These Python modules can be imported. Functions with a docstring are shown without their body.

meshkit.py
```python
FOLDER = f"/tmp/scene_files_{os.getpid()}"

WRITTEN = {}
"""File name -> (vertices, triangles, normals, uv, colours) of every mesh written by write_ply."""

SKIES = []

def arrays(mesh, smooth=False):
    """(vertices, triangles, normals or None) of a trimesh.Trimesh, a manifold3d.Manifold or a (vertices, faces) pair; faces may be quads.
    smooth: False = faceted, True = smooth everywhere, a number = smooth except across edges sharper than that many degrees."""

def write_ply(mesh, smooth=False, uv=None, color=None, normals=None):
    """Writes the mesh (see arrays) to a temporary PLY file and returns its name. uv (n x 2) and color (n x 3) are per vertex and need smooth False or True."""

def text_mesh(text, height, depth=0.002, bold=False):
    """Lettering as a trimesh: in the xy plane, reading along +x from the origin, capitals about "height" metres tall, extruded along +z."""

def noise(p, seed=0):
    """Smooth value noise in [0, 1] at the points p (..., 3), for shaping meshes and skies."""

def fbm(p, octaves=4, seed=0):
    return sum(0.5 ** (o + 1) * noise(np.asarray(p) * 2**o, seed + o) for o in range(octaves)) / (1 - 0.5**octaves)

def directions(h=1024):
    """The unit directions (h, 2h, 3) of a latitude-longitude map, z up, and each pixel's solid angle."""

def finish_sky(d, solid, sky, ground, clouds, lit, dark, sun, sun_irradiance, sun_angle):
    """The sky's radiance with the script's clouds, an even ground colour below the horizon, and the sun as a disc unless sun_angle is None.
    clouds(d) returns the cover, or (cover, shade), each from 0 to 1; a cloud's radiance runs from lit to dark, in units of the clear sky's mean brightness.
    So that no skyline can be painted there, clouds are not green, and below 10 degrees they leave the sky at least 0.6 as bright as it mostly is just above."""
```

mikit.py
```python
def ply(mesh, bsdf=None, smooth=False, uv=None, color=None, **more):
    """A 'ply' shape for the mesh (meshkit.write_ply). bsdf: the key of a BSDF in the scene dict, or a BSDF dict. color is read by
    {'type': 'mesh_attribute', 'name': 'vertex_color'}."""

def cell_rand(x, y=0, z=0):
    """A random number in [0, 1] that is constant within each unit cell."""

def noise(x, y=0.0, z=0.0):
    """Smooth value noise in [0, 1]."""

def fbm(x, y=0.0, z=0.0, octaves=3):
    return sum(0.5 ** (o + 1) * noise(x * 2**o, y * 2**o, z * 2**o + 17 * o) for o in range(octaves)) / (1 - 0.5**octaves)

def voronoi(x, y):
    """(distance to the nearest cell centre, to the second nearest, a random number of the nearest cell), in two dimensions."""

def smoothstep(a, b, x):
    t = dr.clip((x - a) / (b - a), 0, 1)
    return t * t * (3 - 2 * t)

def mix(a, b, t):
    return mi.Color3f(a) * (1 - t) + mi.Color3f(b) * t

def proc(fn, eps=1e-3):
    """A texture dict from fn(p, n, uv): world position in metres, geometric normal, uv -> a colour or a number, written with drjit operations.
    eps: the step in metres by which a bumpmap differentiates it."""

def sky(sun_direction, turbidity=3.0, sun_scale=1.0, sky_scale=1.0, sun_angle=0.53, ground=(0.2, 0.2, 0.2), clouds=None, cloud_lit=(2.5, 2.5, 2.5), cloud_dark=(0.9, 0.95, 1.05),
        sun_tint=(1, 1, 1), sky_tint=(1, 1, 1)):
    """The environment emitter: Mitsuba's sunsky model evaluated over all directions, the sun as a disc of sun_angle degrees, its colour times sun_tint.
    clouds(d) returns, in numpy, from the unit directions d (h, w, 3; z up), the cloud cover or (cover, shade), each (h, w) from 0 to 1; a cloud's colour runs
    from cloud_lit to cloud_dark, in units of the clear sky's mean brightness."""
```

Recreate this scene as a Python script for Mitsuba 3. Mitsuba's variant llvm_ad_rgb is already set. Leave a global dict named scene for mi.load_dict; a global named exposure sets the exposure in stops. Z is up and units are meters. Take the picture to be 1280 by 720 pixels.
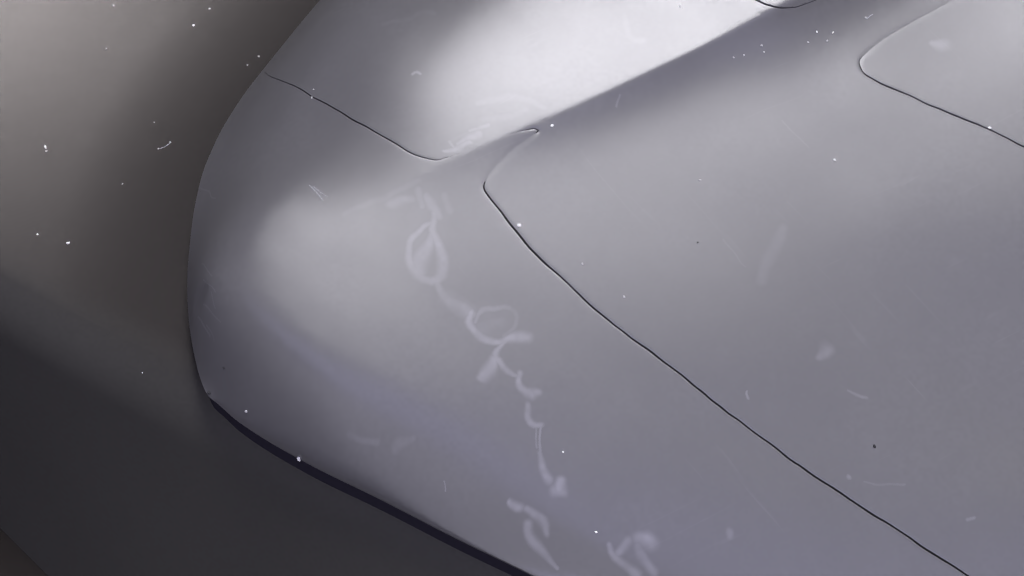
import math, random
import numpy as np, trimesh, mitsuba as mi, mikit, meshkit
from scipy.interpolate import RectBivariateSpline
from scipy.spatial import Delaunay, cKDTree
from shapely.geometry import Polygon, LineString, Point
from shapely import contains_xy, unary_union
import drjit as dr

scene, labels = {}, {}
T = mi.ScalarTransform4f
random.seed(7)
rng = np.random.default_rng(7)

# ---------------------------------------------------------------- camera, lamps, exposure
TILT, DIST, FOV = math.radians(30.0), 0.66, 36.0
CAM = np.array([0.0, -DIST * math.sin(TILT), DIST * math.cos(TILT)])
scene['camera'] = {'type': 'perspective', 'fov': FOV, 'fov_axis': 'x', 'near_clip': 0.02, 'far_clip': 40.0,
                   'to_world': T().look_at(origin=CAM.tolist(), target=[0, 0, 0], up=[0, 1, 0])}
exposure = 0.0


KEY_AZ = 13.97785
KEY_EL = 64.96319
KEY_W = 0.60116
KEY_H = 0.40461
KEY_RGB = (30.6066, 30.1475, 31.5248)
FILL_AZ = 177.09098
FILL_EL = 77.49583
FILL_W = 1.90272
FILL_H = 1.427
FILL_RGB = (1.9626, 1.9226, 2.944)
SIDE_AZ = 190.09196
SIDE_EL = 31.65667
SIDE_W = 1.72795
SIDE_RGB = (1.5575, 1.5182, 1.8879)


def lamp(key, azimuth, elevation, distance, w, h, rgb, label, aim=(0, 0, 0.03)):
    """A softbox: a glowing sheet in a black housing, facing the casing."""
    a, e = math.radians(azimuth), math.radians(elevation)
    o = np.array(aim) + distance * np.array([math.sin(a) * math.cos(e), math.cos(a) * math.cos(e), math.sin(e)])
    M = T().look_at(origin=o.tolist(), target=list(aim), up=[0, 0, 1])
    scene[key + '__diffuser'] = {'type': 'rectangle', 'to_world': M @ T().scale([w / 2, h / 2, 1]),
                                 'emitter': {'type': 'area', 'radiance': {'type': 'rgb', 'value': list(rgb)}}}
    box = trimesh.creation.box((w - 0.002, h - 0.002, 0.12))
    box.apply_translation((0, 0, -0.066))
    scene[key + '__housing'] = mikit.ply(box, 'black_cloth', to_world=M)
    labels[key] = {'label': label, 'category': 'lamp'}


scene['black_cloth'] = {'type': 'twosided', 'bsdf': {'type': 'diffuse', 'reflectance': {'type': 'rgb', 'value': [0.02, 0.02, 0.02]}}}
lamp('window_lamp', KEY_AZ, KEY_EL, 1.6, KEY_W, KEY_H, KEY_RGB, 'large warm softbox behind the casing')
lamp('fill_lamp', FILL_AZ, FILL_EL, 2.4, FILL_W, FILL_H, FILL_RGB, 'broad cool softbox above the casing')
lamp('side_lamp', SIDE_AZ, SIDE_EL, 1.6, SIDE_W, SIDE_W, SIDE_RGB, 'weak softbox in front of the casing on the left')

# ---------------------------------------------------------------- measures, in metres on the board
BOARD_SWEEP = [-0.23975, 0.15572, 0.8635643995844335, -0.5042385623595015, 2.0556, 0.144]
BOARD_Z = -0.12
BR = 0.017
SEAM_JIT = 0.0006
CASE_A = (0.0989, 0.0969, 0.0974)
CASE_B = (0.1049, 0.1029, 0.1034)
CASE_ROUGH = 0.3
CASE_SPEC = 0.5
STAIN_GLINT = 0.155
BOARD_A = (0.021, 0.0186, 0.0168)
BOARD_B = (0.0226, 0.0202, 0.0184)
BOARD_ROUGH = 0.335
BOARD_SPEC = 0.5
EDGE_A = (0.038, 0.0365, 0.033)  # lighter than the top: light on the side put into the colour
EDGE_B = (0.043, 0.0415, 0.038)
SA = 0.00022
SA2 = 0.5622
B1 = 0.00522
BL = 0.0105
SB = 0.03593
SB2 = 0.4544
GX0 = -0.06956
GX1 = 0.13823
RA0 = 0.03001
RA1 = 0.09496
RY0 = -0.02225
RY1 = 0.06488
PA = 3.59988
RB = 0.03354
PB = 2.60174
QA = 0.9437
QB = 2.24375
RK = 0.00122
SWELL = 1e-5 * np.array([[-1702, -1529, -1347, -1166, -997, -911, -925, -958, -774, -379, 50, 445, 805, 1146],
 [-1810, -1662, -1498, -1326, -1133, -928, -869, -936, -632, -81, 323, 659, 976, 1292],
 [-1894, -1783, -1655, -1449, -1290, -1068, -850, -777, -291, 327, 568, 835, 1126, 1426],
 [-1926, -1866, -1791, -1609, -1443, -1191, -867, -512, -9, 364, 599, 945, 1246, 1545],
 [-1877, -1866, -1884, -1756, -1595, -1293, -904, -446, 34, 437, 699, 1049, 1349, 1645],
 [-1740, -1719, -1717, -1755, -1605, -1330, -975, -537, -46, 413, 856, 1133, 1432, 1721],
 [-1543, -1570, -1609, -1652, -1517, -1292, -995, -609, -169, 335, 794, 1173, 1479, 1768],
 [-1270, -1348, -1422, -1457, -1346, -1174, -929, -579, -171, 270, 867, 1195, 1499, 1784],
 [-908, -1009, -1105, -1180, -1127, -994, -774, -451, -48, 466, 930, 1203, 1494, 1777], [-471, -609, -748, -867, -883, -775, -550, -271, 106, 472, 841, 1175, 1478, 1765],
 [24, -124, -295, -498, -572, -473, -257, -7, 272, 541, 850, 1192, 1489, 1767], [534, 412, 241, -33, -120, -51, 147, 340, 555, 790, 1053, 1306, 1556, 1797],
 [1007, 853, 676, 495, 414, 460, 597, 762, 950, 1184, 1319, 1487, 1669, 1860], [1461, 1297, 1135, 999, 930, 948, 1037, 1170, 1327, 1481, 1585, 1686, 1807, 1947]])
SWELL_A = 1e-5 * np.array([[-671, -524, -414, -250, -15, 242], [-584, -484, -287, -41, 209, 458], [-458, -275, -79, 163, 422, 648], [-295, -93, 147, 276, 555, 790], [-196, 0, 196, 437, 632, 871],
 [-181, 43, 140, 392, 690, 894], [-129, 39, 103, 332, 603, 844], [-112, 7, 142, 364, 520, 738], [-190, 6, 265, 391, 499, 618]])
SWELL_B = 1e-5 * np.array([[-282, -704, -1127, -1413, -1471, -1479], [-87, -397, -617, -737, -876, -1043], [98, -113, -263, -457, -482, -677], [148, 64, -89, -221, -327, -436],
 [108, 48, -57, -129, -231, -293], [18, -6, -37, -76, -152, -208], [-108, -87, -19, -35, -78, -136], [-214, -130, -16, 4, -11, -43], [-296, -147, -21, 56, 72, 72]])
A_LINE = [[0.04961, 0.32418], [-0.00798, 0.26647], [-0.04621, 0.2127], [-0.07134, 0.17473], [-0.08849, 0.14807], [-0.10803, 0.11414], [-0.12043, 0.09092], [-0.12898, 0.06887],
 [-0.1338, 0.04709], [-0.13509, 0.026], [-0.13475, 0.00633], [-0.1339, -0.0052], [-0.13169, -0.02025], [-0.12825, -0.03496], [-0.12368, -0.04863], [-0.11975, -0.05641],
 [-0.11106, -0.07202], [-0.095, -0.0972]]
B_LINE = [[-0.15881, -0.02765], [-0.14098, -0.04219], [-0.11918, -0.05571], [-0.10922, -0.06444], [-0.08, -0.08289], [-0.05177, -0.09753], [-0.01871, -0.11533],
 [0.00716, -0.12858], [0.05481, -0.156], [0.16185, -0.22006], [0.21122, -0.24847]]
RIDGE = [[-0.11961, -0.01998], [-0.09601, -0.00807], [-0.07494, 0.00185], [-0.0536, 0.01381], [-0.03027, 0.02717], [-0.00643, 0.03924], [0.0195, 0.05195], [0.06964, 0.07815],
 [0.13263, 0.11156], [0.21398, 0.1537], [0.31278, 0.20458]]
FAR_CORNERS = [[0.75, -0.75], [1.5, -0.75], [1.5, 0.8]]
FAR_BOX = [[-0.6, -0.32], [0.42, -0.32], [0.42, 0.4], [-0.6, 0.4]]
SEAMS = [[[-0.12459, 0.12355, np.float64(9.3e-05), np.float64(0.0), np.float64(0.000451)], [-0.11582, 0.11481, np.float64(0.000115), np.float64(9e-06), np.float64(0.000447)],
  [-0.10325, 0.08766, np.float64(0.000283), np.float64(1.8e-05), np.float64(0.000421)],
  [-0.08444, 0.06581, np.float64(0.000417), np.float64(3.4e-05), np.float64(0.000404)],
  [-0.07201, 0.05557, np.float64(0.000534), np.float64(5e-05), np.float64(0.000398)], [-0.06005, 0.04672, np.float64(0.00061), np.float64(4.9e-05), np.float64(0.000393)],
  [-0.0484, 0.03921, np.float64(0.000605), np.float64(4.9e-05), np.float64(0.00039)],
  [-0.04018, 0.03362, np.float64(0.000521), np.float64(4.8e-05), np.float64(0.000388)],
  [-0.03531, 0.03142, np.float64(0.00044), np.float64(4.8e-05), np.float64(0.000387)], [-0.03047, 0.03051, np.float64(0.0003), np.float64(4e-05), np.float64(0.000387)],
  [-0.02632, 0.03139, np.float64(0.0001), np.float64(2.4e-05), np.float64(0.000387)], [-0.01609, 0.0357, np.float64(6e-05), np.float64(0.0), np.float64(0.000388)],
  [-0.00645, 0.03974, np.float64(6e-05), np.float64(0.0), np.float64(0.000389)], [0.00324, 0.04351, np.float64(0.000101), np.float64(4.1e-05), np.float64(0.00039)],
  [0.00875, 0.04497, np.float64(0.000404), np.float64(0.000163), np.float64(0.000586)],
  [0.01069, 0.04427, np.float64(0.000404), np.float64(0.000163), np.float64(0.000586)], [0.00776, 0.04179, np.float64(6e-05), np.float64(5.7e-05), np.float64(0.00117)],
  [0.00064, 0.03607, np.float64(4e-05), np.float64(5.7e-05), np.float64(0.001359)], [-0.00578, 0.02902, np.float64(4e-05), np.float64(5.6e-05), np.float64(0.001353)],
  [-0.00992, 0.02341, np.float64(0.000119), np.float64(6.4e-05), np.float64(0.000963)],
  [-0.01117, 0.01929, np.float64(0.000516), np.float64(8e-05), np.float64(0.000576)], [-0.0086, 0.01466, np.float64(0.000673), np.float64(6.4e-05), np.float64(0.000383)],
  [-0.00381, 0.00845, np.float64(0.00071), np.float64(6.4e-05), np.float64(0.000382)],
  [0.00316, -0.00066, np.float64(0.000706), np.float64(6.3e-05), np.float64(0.00038)],
  [0.01259, -0.01094, np.float64(0.000703), np.float64(6.3e-05), np.float64(0.000378)], [0.0235, -0.02141, np.float64(0.0007), np.float64(6.3e-05), np.float64(0.000376)],
  [0.03738, -0.03398, np.float64(0.000697), np.float64(6.2e-05), np.float64(0.000375)],
  [0.04964, -0.04328, np.float64(0.000695), np.float64(6.2e-05), np.float64(0.000374)],
  [0.0648, -0.05468, np.float64(0.000694), np.float64(6.2e-05), np.float64(0.000373)],
  [0.07974, -0.06727, np.float64(0.000692), np.float64(6.2e-05), np.float64(0.000372)],
  [0.09452, -0.07856, np.float64(0.000692), np.float64(6.2e-05), np.float64(0.000372)],
  [0.10471, -0.08682, np.float64(0.000692), np.float64(6.2e-05), np.float64(0.000372)],
  [0.11773, -0.09597, np.float64(0.000692), np.float64(6.2e-05), np.float64(0.000372)],
  [0.13199, -0.106, np.float64(0.000731), np.float64(6.2e-05), np.float64(0.000372)], [0.14601, -0.11602, np.float64(0.00077), np.float64(6.2e-05), np.float64(0.000373)],
  [0.15983, -0.12566, np.float64(0.000772), np.float64(6.2e-05), np.float64(0.000373)],
  [0.16854, -0.13192, np.float64(0.000773), np.float64(6.2e-05), np.float64(0.000374)],
  [0.19218, -0.14914, np.float64(0.000777), np.float64(6.3e-05), np.float64(0.000376)],
  [0.25744, -0.1986, np.float64(0.000794), np.float64(6.4e-05), np.float64(0.000384)],
  [0.39377, -0.30656, np.float64(0.000863), np.float64(7e-05), np.float64(0.000418)]],
 [[0.0, 0.29316, np.float64(0.00016), np.float64(0.0), np.float64(0.000515)], [0.02105, 0.17056, np.float64(0.000225), np.float64(2.7e-05), np.float64(0.000435)],
  [0.07126, 0.12617, np.float64(0.000432), np.float64(3.5e-05), np.float64(0.000418)],
  [0.10201, 0.10368, np.float64(0.000469), np.float64(4.3e-05), np.float64(0.000413)],
  [0.10686, 0.10125, np.float64(0.000469), np.float64(4.3e-05), np.float64(0.000412)],
  [0.11183, 0.10008, np.float64(0.000384), np.float64(4.3e-05), np.float64(0.000413)],
  [0.11697, 0.10045, np.float64(0.000128), np.float64(2.6e-05), np.float64(0.000414)], [0.1239, 0.10304, np.float64(6.4e-05), np.float64(0.0), np.float64(0.000415)],
  [0.13792, 0.10967, np.float64(6.5e-05), np.float64(0.0), np.float64(0.000419)], [0.16626, 0.12318, np.float64(6.6e-05), np.float64(0.0), np.float64(0.000428)],
  [0.21625, 0.146, np.float64(6.9e-05), np.float64(0.0), np.float64(0.000443)], [0.22658, 0.14486, np.float64(0.000138), np.float64(9.3e-05), np.float64(0.000667)],
  [0.20726, 0.12291, np.float64(4.5e-05), np.float64(5.4e-05), np.float64(0.001305)], [0.1856, 0.10755, np.float64(4.4e-05), np.float64(5.3e-05), np.float64(0.001281)],
  [0.17141, 0.0994, np.float64(4.4e-05), np.float64(5.3e-05), np.float64(0.001267)], [0.15724, 0.09075, np.float64(4.3e-05), np.float64(5.2e-05), np.float64(0.001253)],
  [0.1483, 0.08365, np.float64(8.6e-05), np.float64(6e-05), np.float64(0.001036)], [0.14425, 0.07851, np.float64(0.000298), np.float64(8.6e-05), np.float64(0.000619)],
  [0.14526, 0.07417, np.float64(0.00051), np.float64(6.9e-05), np.float64(0.000411)], [0.15058, 0.07017, np.float64(0.000594), np.float64(6.8e-05), np.float64(0.000411)],
  [0.1648, 0.06283, np.float64(0.000594), np.float64(6.8e-05), np.float64(0.000411)], [0.18347, 0.0531, np.float64(0.000594), np.float64(6.8e-05), np.float64(0.000411)],
  [0.19577, 0.047, np.float64(0.000595), np.float64(6.9e-05), np.float64(0.000411)], [0.20776, 0.03947, np.float64(0.000595), np.float64(6.9e-05), np.float64(0.000411)],
  [0.2432, 0.01896, np.float64(0.000639), np.float64(6.9e-05), np.float64(0.000412)], [0.3647, -0.0367, np.float64(0.000679), np.float64(7.3e-05), np.float64(0.000438)],
  [0.47896, -0.09144, np.float64(0.000732), np.float64(7.9e-05), np.float64(0.000472)]]]
STROKES = [(-0.04821, 0.01147, -0.04629, 0.0118, np.float64(0.002548), np.float64(0.002388), 0.3),
 (-0.04629, 0.0118, -0.0444, 0.01222, np.float64(0.002388), np.float64(0.002225), 0.3),
 (-0.0444, 0.01222, -0.04252, 0.01272, np.float64(0.002225), np.float64(0.001909), 0.3),
 (-0.04252, 0.01272, -0.04065, 0.01331, np.float64(0.001909), np.float64(0.001593), 0.3),
 (-0.03818, 0.01645, -0.03583, 0.01032, np.float64(0.001597), np.float64(0.001597), 0.35),
 (-0.03433, 0.01446, -0.03299, 0.0126, np.float64(0.001913), np.float64(0.002368), 0.55),
 (-0.03299, 0.0126, -0.03183, 0.01064, np.float64(0.002365), np.float64(0.002819), 0.55),
 (-0.03183, 0.01064, -0.03086, 0.00857, np.float64(0.002816), np.float64(0.002562), 0.55),
 (-0.03086, 0.00857, -0.03007, 0.00639, np.float64(0.002559), np.float64(0.002224), 0.55),
 (-0.02673, 0.01568, -0.02474, 0.00928, np.float64(0.001595), np.float64(0.001595), 0.22),
 (-0.03827, 0.02057, -0.04533, 0.01701, np.float64(0.001601), np.float64(0.001421), 0.16),  # this run of strokes along the ridge is a painted crest highlight
 (-0.04533, 0.01701, -0.05236, 0.01346, np.float64(0.001419), np.float64(0.001279), 0.16),
 (-0.05236, 0.01346, -0.05937, 0.0099, np.float64(0.001277), np.float64(0.001277), 0.16),
 (-0.05937, 0.0099, -0.06635, 0.00633, np.float64(0.001274), np.float64(0.001274), 0.16),
 (-0.03302, 0.01244, -0.03522, -0.00394, np.float64(0.007006), np.float64(0.00828), 0.1),
 (-0.03166, 0.00702, -0.03157, 0.00412, np.float64(0.001587), np.float64(0.001587), 0.6),
 (-0.03157, 0.00412, -0.03103, 0.00131, np.float64(0.001584), np.float64(0.00164), 0.6),
 (-0.03103, 0.00131, -0.03019, -0.00141, np.float64(0.001637), np.float64(0.001798), 0.6),
 (-0.03019, -0.00141, -0.02921, -0.00407, np.float64(0.001795), np.float64(0.001894), 0.6),
 (-0.02921, -0.00407, -0.02822, -0.00671, np.float64(0.001891), np.float64(0.001891), 0.6),
 (-0.02822, -0.00671, -0.02737, -0.00938, np.float64(0.001888), np.float64(0.001888), 0.6),
 (-0.02737, -0.00938, -0.02681, -0.01214, np.float64(0.001885), np.float64(0.001885), 0.6),
 (-0.02681, -0.01214, -0.02679, -0.01499, np.float64(0.001881), np.float64(0.001881), 0.6),
 (-0.02679, -0.01499, -0.02755, -0.01788, np.float64(0.001878), np.float64(0.001878), 0.6),
 (-0.02755, -0.01788, -0.02925, -0.02004, np.float64(0.001875), np.float64(0.001875), 0.6),
 (-0.02925, -0.02004, -0.03183, -0.02066, np.float64(0.001872), np.float64(0.001872), 0.6),
 (-0.03183, -0.02066, -0.03446, -0.01986, np.float64(0.001871), np.float64(0.001926), 0.6),
 (-0.03446, -0.01986, -0.03651, -0.01808, np.float64(0.001927), np.float64(0.00209), 0.6),
 (-0.03651, -0.01808, -0.03802, -0.01574, np.float64(0.002092), np.float64(0.002134), 0.6),
 (-0.03802, -0.01574, -0.03908, -0.01314, np.float64(0.002137), np.float64(0.002011), 0.6),
 (-0.03908, -0.01314, -0.03974, -0.01036, np.float64(0.002015), np.float64(0.001889), 0.6),
 (-0.03974, -0.01036, -0.04002, -0.00747, np.float64(0.001892), np.float64(0.001883), 0.6),
 (-0.04002, -0.00747, -0.03974, -0.00461, np.float64(0.001887), np.float64(0.001887), 0.6),
 (-0.03974, -0.00461, -0.03872, -0.00194, np.float64(0.00189), np.float64(0.001764), 0.6),
 (-0.03872, -0.00194, -0.03701, 0.00035, np.float64(0.001767), np.float64(0.001611), 0.6),
 (-0.03701, 0.00035, -0.03478, 0.00204, np.float64(0.001613), np.float64(0.001441), 0.6),
 (-0.03478, 0.00204, -0.03221, 0.00293, np.float64(0.001442), np.float64(0.001265), 0.6),
 (-0.03617, -0.01804, -0.03587, -0.01501, np.float64(0.002499), np.float64(0.003141), 0.55),
 (-0.03587, -0.01501, -0.03499, -0.01218, np.float64(0.003146), np.float64(0.003728), 0.55),
 (-0.03499, -0.01218, -0.03378, -0.00947, np.float64(0.003735), np.float64(0.003211), 0.55),
 (-0.03378, -0.00947, -0.03247, -0.00678, np.float64(0.003216), np.float64(0.002692), 0.55),
 (-0.03247, -0.00678, -0.03132, -0.00401, np.float64(0.002696), np.float64(0.002142), 0.55),
 (-0.03132, -0.00401, -0.03057, -0.00107, np.float64(0.002146), np.float64(0.001576), 0.55),
 (-0.02959, -0.02107, -0.02846, -0.02351, np.float64(0.001559), np.float64(0.001877), 0.5),
 (-0.02846, -0.02351, -0.02698, -0.02564, np.float64(0.001874), np.float64(0.00219), 0.5),
 (-0.02698, -0.02564, -0.02524, -0.02755, np.float64(0.002187), np.float64(0.002465), 0.5),
 (-0.02524, -0.02755, -0.02335, -0.0293, np.float64(0.002463), np.float64(0.00274), 0.5),
 (-0.02335, -0.0293, -0.02137, -0.03094, np.float64(0.002738), np.float64(0.002794), 0.5),
 (-0.02137, -0.03094, -0.01933, -0.03245, np.float64(0.002792), np.float64(0.002792), 0.5),
 (-0.01933, -0.03245, -0.01717, -0.03376, np.float64(0.00279), np.float64(0.002543), 0.5),
 (-0.01717, -0.03376, -0.01486, -0.03479, np.float64(0.002541), np.float64(0.001859), 0.5),
 (-0.02484, -0.02744, -0.01548, -0.03417, np.float64(0.003729), np.float64(0.003108), 0.2),
 (-0.0161, -0.0342, -0.01614, -0.03667, np.float64(0.001859), np.float64(0.001859), 0.85),
 (-0.01614, -0.03667, -0.0154, -0.03879, np.float64(0.001856), np.float64(0.001856), 0.85),
 (-0.0154, -0.03879, -0.01406, -0.04058, np.float64(0.001854), np.float64(0.001854), 0.85),
 (-0.01406, -0.04058, -0.01231, -0.04203, np.float64(0.001852), np.float64(0.001852), 0.85),
 (-0.01231, -0.04203, -0.01033, -0.04315, np.float64(0.001851), np.float64(0.00177), 0.85),
 (-0.01033, -0.04315, -0.00821, -0.04387, np.float64(0.001769), np.float64(0.001652), 0.85),
 (-0.00821, -0.04387, -0.00602, -0.0441, np.float64(0.001652), np.float64(0.001542), 0.85),
 (-0.00602, -0.0441, -0.00381, -0.04381, np.float64(0.001542), np.float64(0.001542), 0.85),
 (-0.00381, -0.04381, -0.00162, -0.0432, np.float64(0.001542), np.float64(0.001599), 0.85),
 (-0.00162, -0.0432, 0.00054, -0.04252, np.float64(0.0016), np.float64(0.002141), 0.85),
 (0.00054, -0.04252, 0.00271, -0.04196, np.float64(0.002142), np.float64(0.002558), 0.85),
 (0.00271, -0.04196, 0.00494, -0.0417, np.float64(0.002559), np.float64(0.002781), 0.85),
 (0.00309, -0.0421, 0.00525, -0.04137, np.float64(0.002472), np.float64(0.002472), 0.5),
 (-0.01329, -0.03732, -0.01251, -0.03465, np.float64(0.000928), np.float64(0.00108), 0.5),
 (-0.01251, -0.03465, -0.01093, -0.03241, np.float64(0.001081), np.float64(0.001233), 0.5),
 (-0.01093, -0.03241, -0.00877, -0.03076, np.float64(0.001235), np.float64(0.001241), 0.5),
 (-0.00877, -0.03076, -0.00627, -0.02987, np.float64(0.001242), np.float64(0.001242), 0.5),
 (-0.00627, -0.02987, -0.00368, -0.02987, np.float64(0.001243), np.float64(0.00109), 0.5),
 (-0.00368, -0.02987, -0.00124, -0.03094, np.float64(0.00109), np.float64(0.000933), 0.5),
 (-0.01173, -0.03983, -0.00464, -0.03693, np.float64(0.002471), np.float64(0.003089), 0.3),
 (-0.00124, -0.03094, 0.00079, -0.03235, np.float64(0.000932), np.float64(0.000932), 0.3),
 (0.00079, -0.03235, 0.0016, -0.03439, np.float64(0.000932), np.float64(0.000932), 0.3),
 (0.0016, -0.03439, 0.0014, -0.03672, np.float64(0.000931), np.float64(0.000931), 0.3),
 (0.0014, -0.03672, 0.00042, -0.039, np.float64(0.00093), np.float64(0.000953), 0.3),
 (0.00042, -0.039, -0.00115, -0.04089, np.float64(0.000951), np.float64(0.001095), 0.3),
 (-0.00115, -0.04089, -0.00309, -0.04204, np.float64(0.001093), np.float64(0.001236), 0.3),
 (-0.00867, -0.03646, -0.00743, -0.03706, np.float64(0.008049), np.float64(0.008049), 0.1),
 (-0.00123, -0.04357, -0.00309, -0.04432, np.float64(0.000926), np.float64(0.00107), 0.8),
 (-0.00309, -0.04432, -0.00447, -0.04573, np.float64(0.00107), np.float64(0.001214), 0.8),
 (-0.00447, -0.04573, -0.00531, -0.04754, np.float64(0.001213), np.float64(0.001364), 0.8),
 (-0.00531, -0.04754, -0.00555, -0.04952, np.float64(0.001362), np.float64(0.001514), 0.8),
 (-0.00555, -0.04952, -0.00513, -0.05141, np.float64(0.001512), np.float64(0.001398), 0.8),
 (-0.00513, -0.05141, -0.00399, -0.05297, np.float64(0.001396), np.float64(0.001229), 0.8),
 (-0.00614, -0.05178, -0.00735, -0.0538, np.float64(0.001843), np.float64(0.001999), 0.85),
 (-0.00735, -0.0538, -0.00862, -0.05578, np.float64(0.001997), np.float64(0.002141), 0.85),
 (-0.00862, -0.05578, -0.00993, -0.05772, np.float64(0.002139), np.float64(0.001989), 0.85),
 (-0.00993, -0.05772, -0.01129, -0.05962, np.float64(0.001986), np.float64(0.001836), 0.85),
 (-0.0043, -0.05171, -0.00355, -0.05412, np.float64(0.001229), np.float64(0.001229), 0.8),
 (-0.00355, -0.05412, -0.00228, -0.05593, np.float64(0.001227), np.float64(0.001227), 0.8),
 (-0.00228, -0.05593, -0.00049, -0.05716, np.float64(0.001226), np.float64(0.00108), 0.8),
 (-0.00049, -0.05716, 0.00184, -0.0578, np.float64(0.00108), np.float64(0.000919), 0.8),
 (0.00245, -0.05651, 0.00214, -0.05839, np.float64(0.001533), np.float64(0.0014), 0.9),
 (0.00214, -0.05839, 0.00231, -0.06035, np.float64(0.001399), np.float64(0.001265), 0.9),
 (0.00231, -0.06035, 0.00292, -0.06222, np.float64(0.001264), np.float64(0.001324), 0.9),
 (0.00292, -0.06222, 0.00397, -0.06377, np.float64(0.001323), np.float64(0.001466), 0.9),
 (0.00397, -0.06377, 0.00545, -0.0648, np.float64(0.001465), np.float64(0.001638), 0.9),
 (0.00545, -0.0648, 0.00732, -0.06513, np.float64(0.001637), np.float64(0.001833), 0.9),
 (0.00732, -0.06513, 0.00977, -0.06378, np.float64(0.001834), np.float64(0.001528), 0.8),
 (0.00548, -0.06832, 0.00577, -0.07016, np.float64(0.00122), np.float64(0.001355), 0.85),
 (0.00577, -0.07016, 0.00622, -0.07213, np.float64(0.001354), np.float64(0.001489), 0.85),
 (0.00622, -0.07213, 0.00691, -0.07402, np.float64(0.001488), np.float64(0.001419), 0.85),
 (0.00691, -0.07402, 0.00791, -0.07565, np.float64(0.001418), np.float64(0.001279), 0.85),
 (0.00791, -0.07565, 0.00931, -0.07684, np.float64(0.001279), np.float64(0.001217), 0.85),
 (0.00931, -0.07684, 0.0112, -0.07738, np.float64(0.001216), np.float64(0.001216), 0.85),
 (0.0112, -0.078, 0.01105, -0.08032, np.float64(0.000486), np.float64(0.000486), 0.8),
 (0.01105, -0.08032, 0.01084, -0.08262, np.float64(0.000486), np.float64(0.000494), 0.8),
 (0.01084, -0.08262, 0.01057, -0.08491, np.float64(0.000493), np.float64(0.00055), 0.8),
 (0.01057, -0.08491, 0.01024, -0.08719, np.float64(0.000549), np.float64(0.000606), 0.8),
 (0.00969, -0.07805, 0.00934, -0.0854, np.float64(0.000365), np.float64(0.000486), 0.5),
 (0.01024, -0.08719, 0.01099, -0.08959, np.float64(0.000908), np.float64(0.001163), 0.85),
 (0.01099, -0.08959, 0.01173, -0.09197, np.float64(0.001162), np.float64(0.001417), 0.85),
 (0.01173, -0.09197, 0.01246, -0.09435, np.float64(0.001415), np.float64(0.001511), 0.85),
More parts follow.
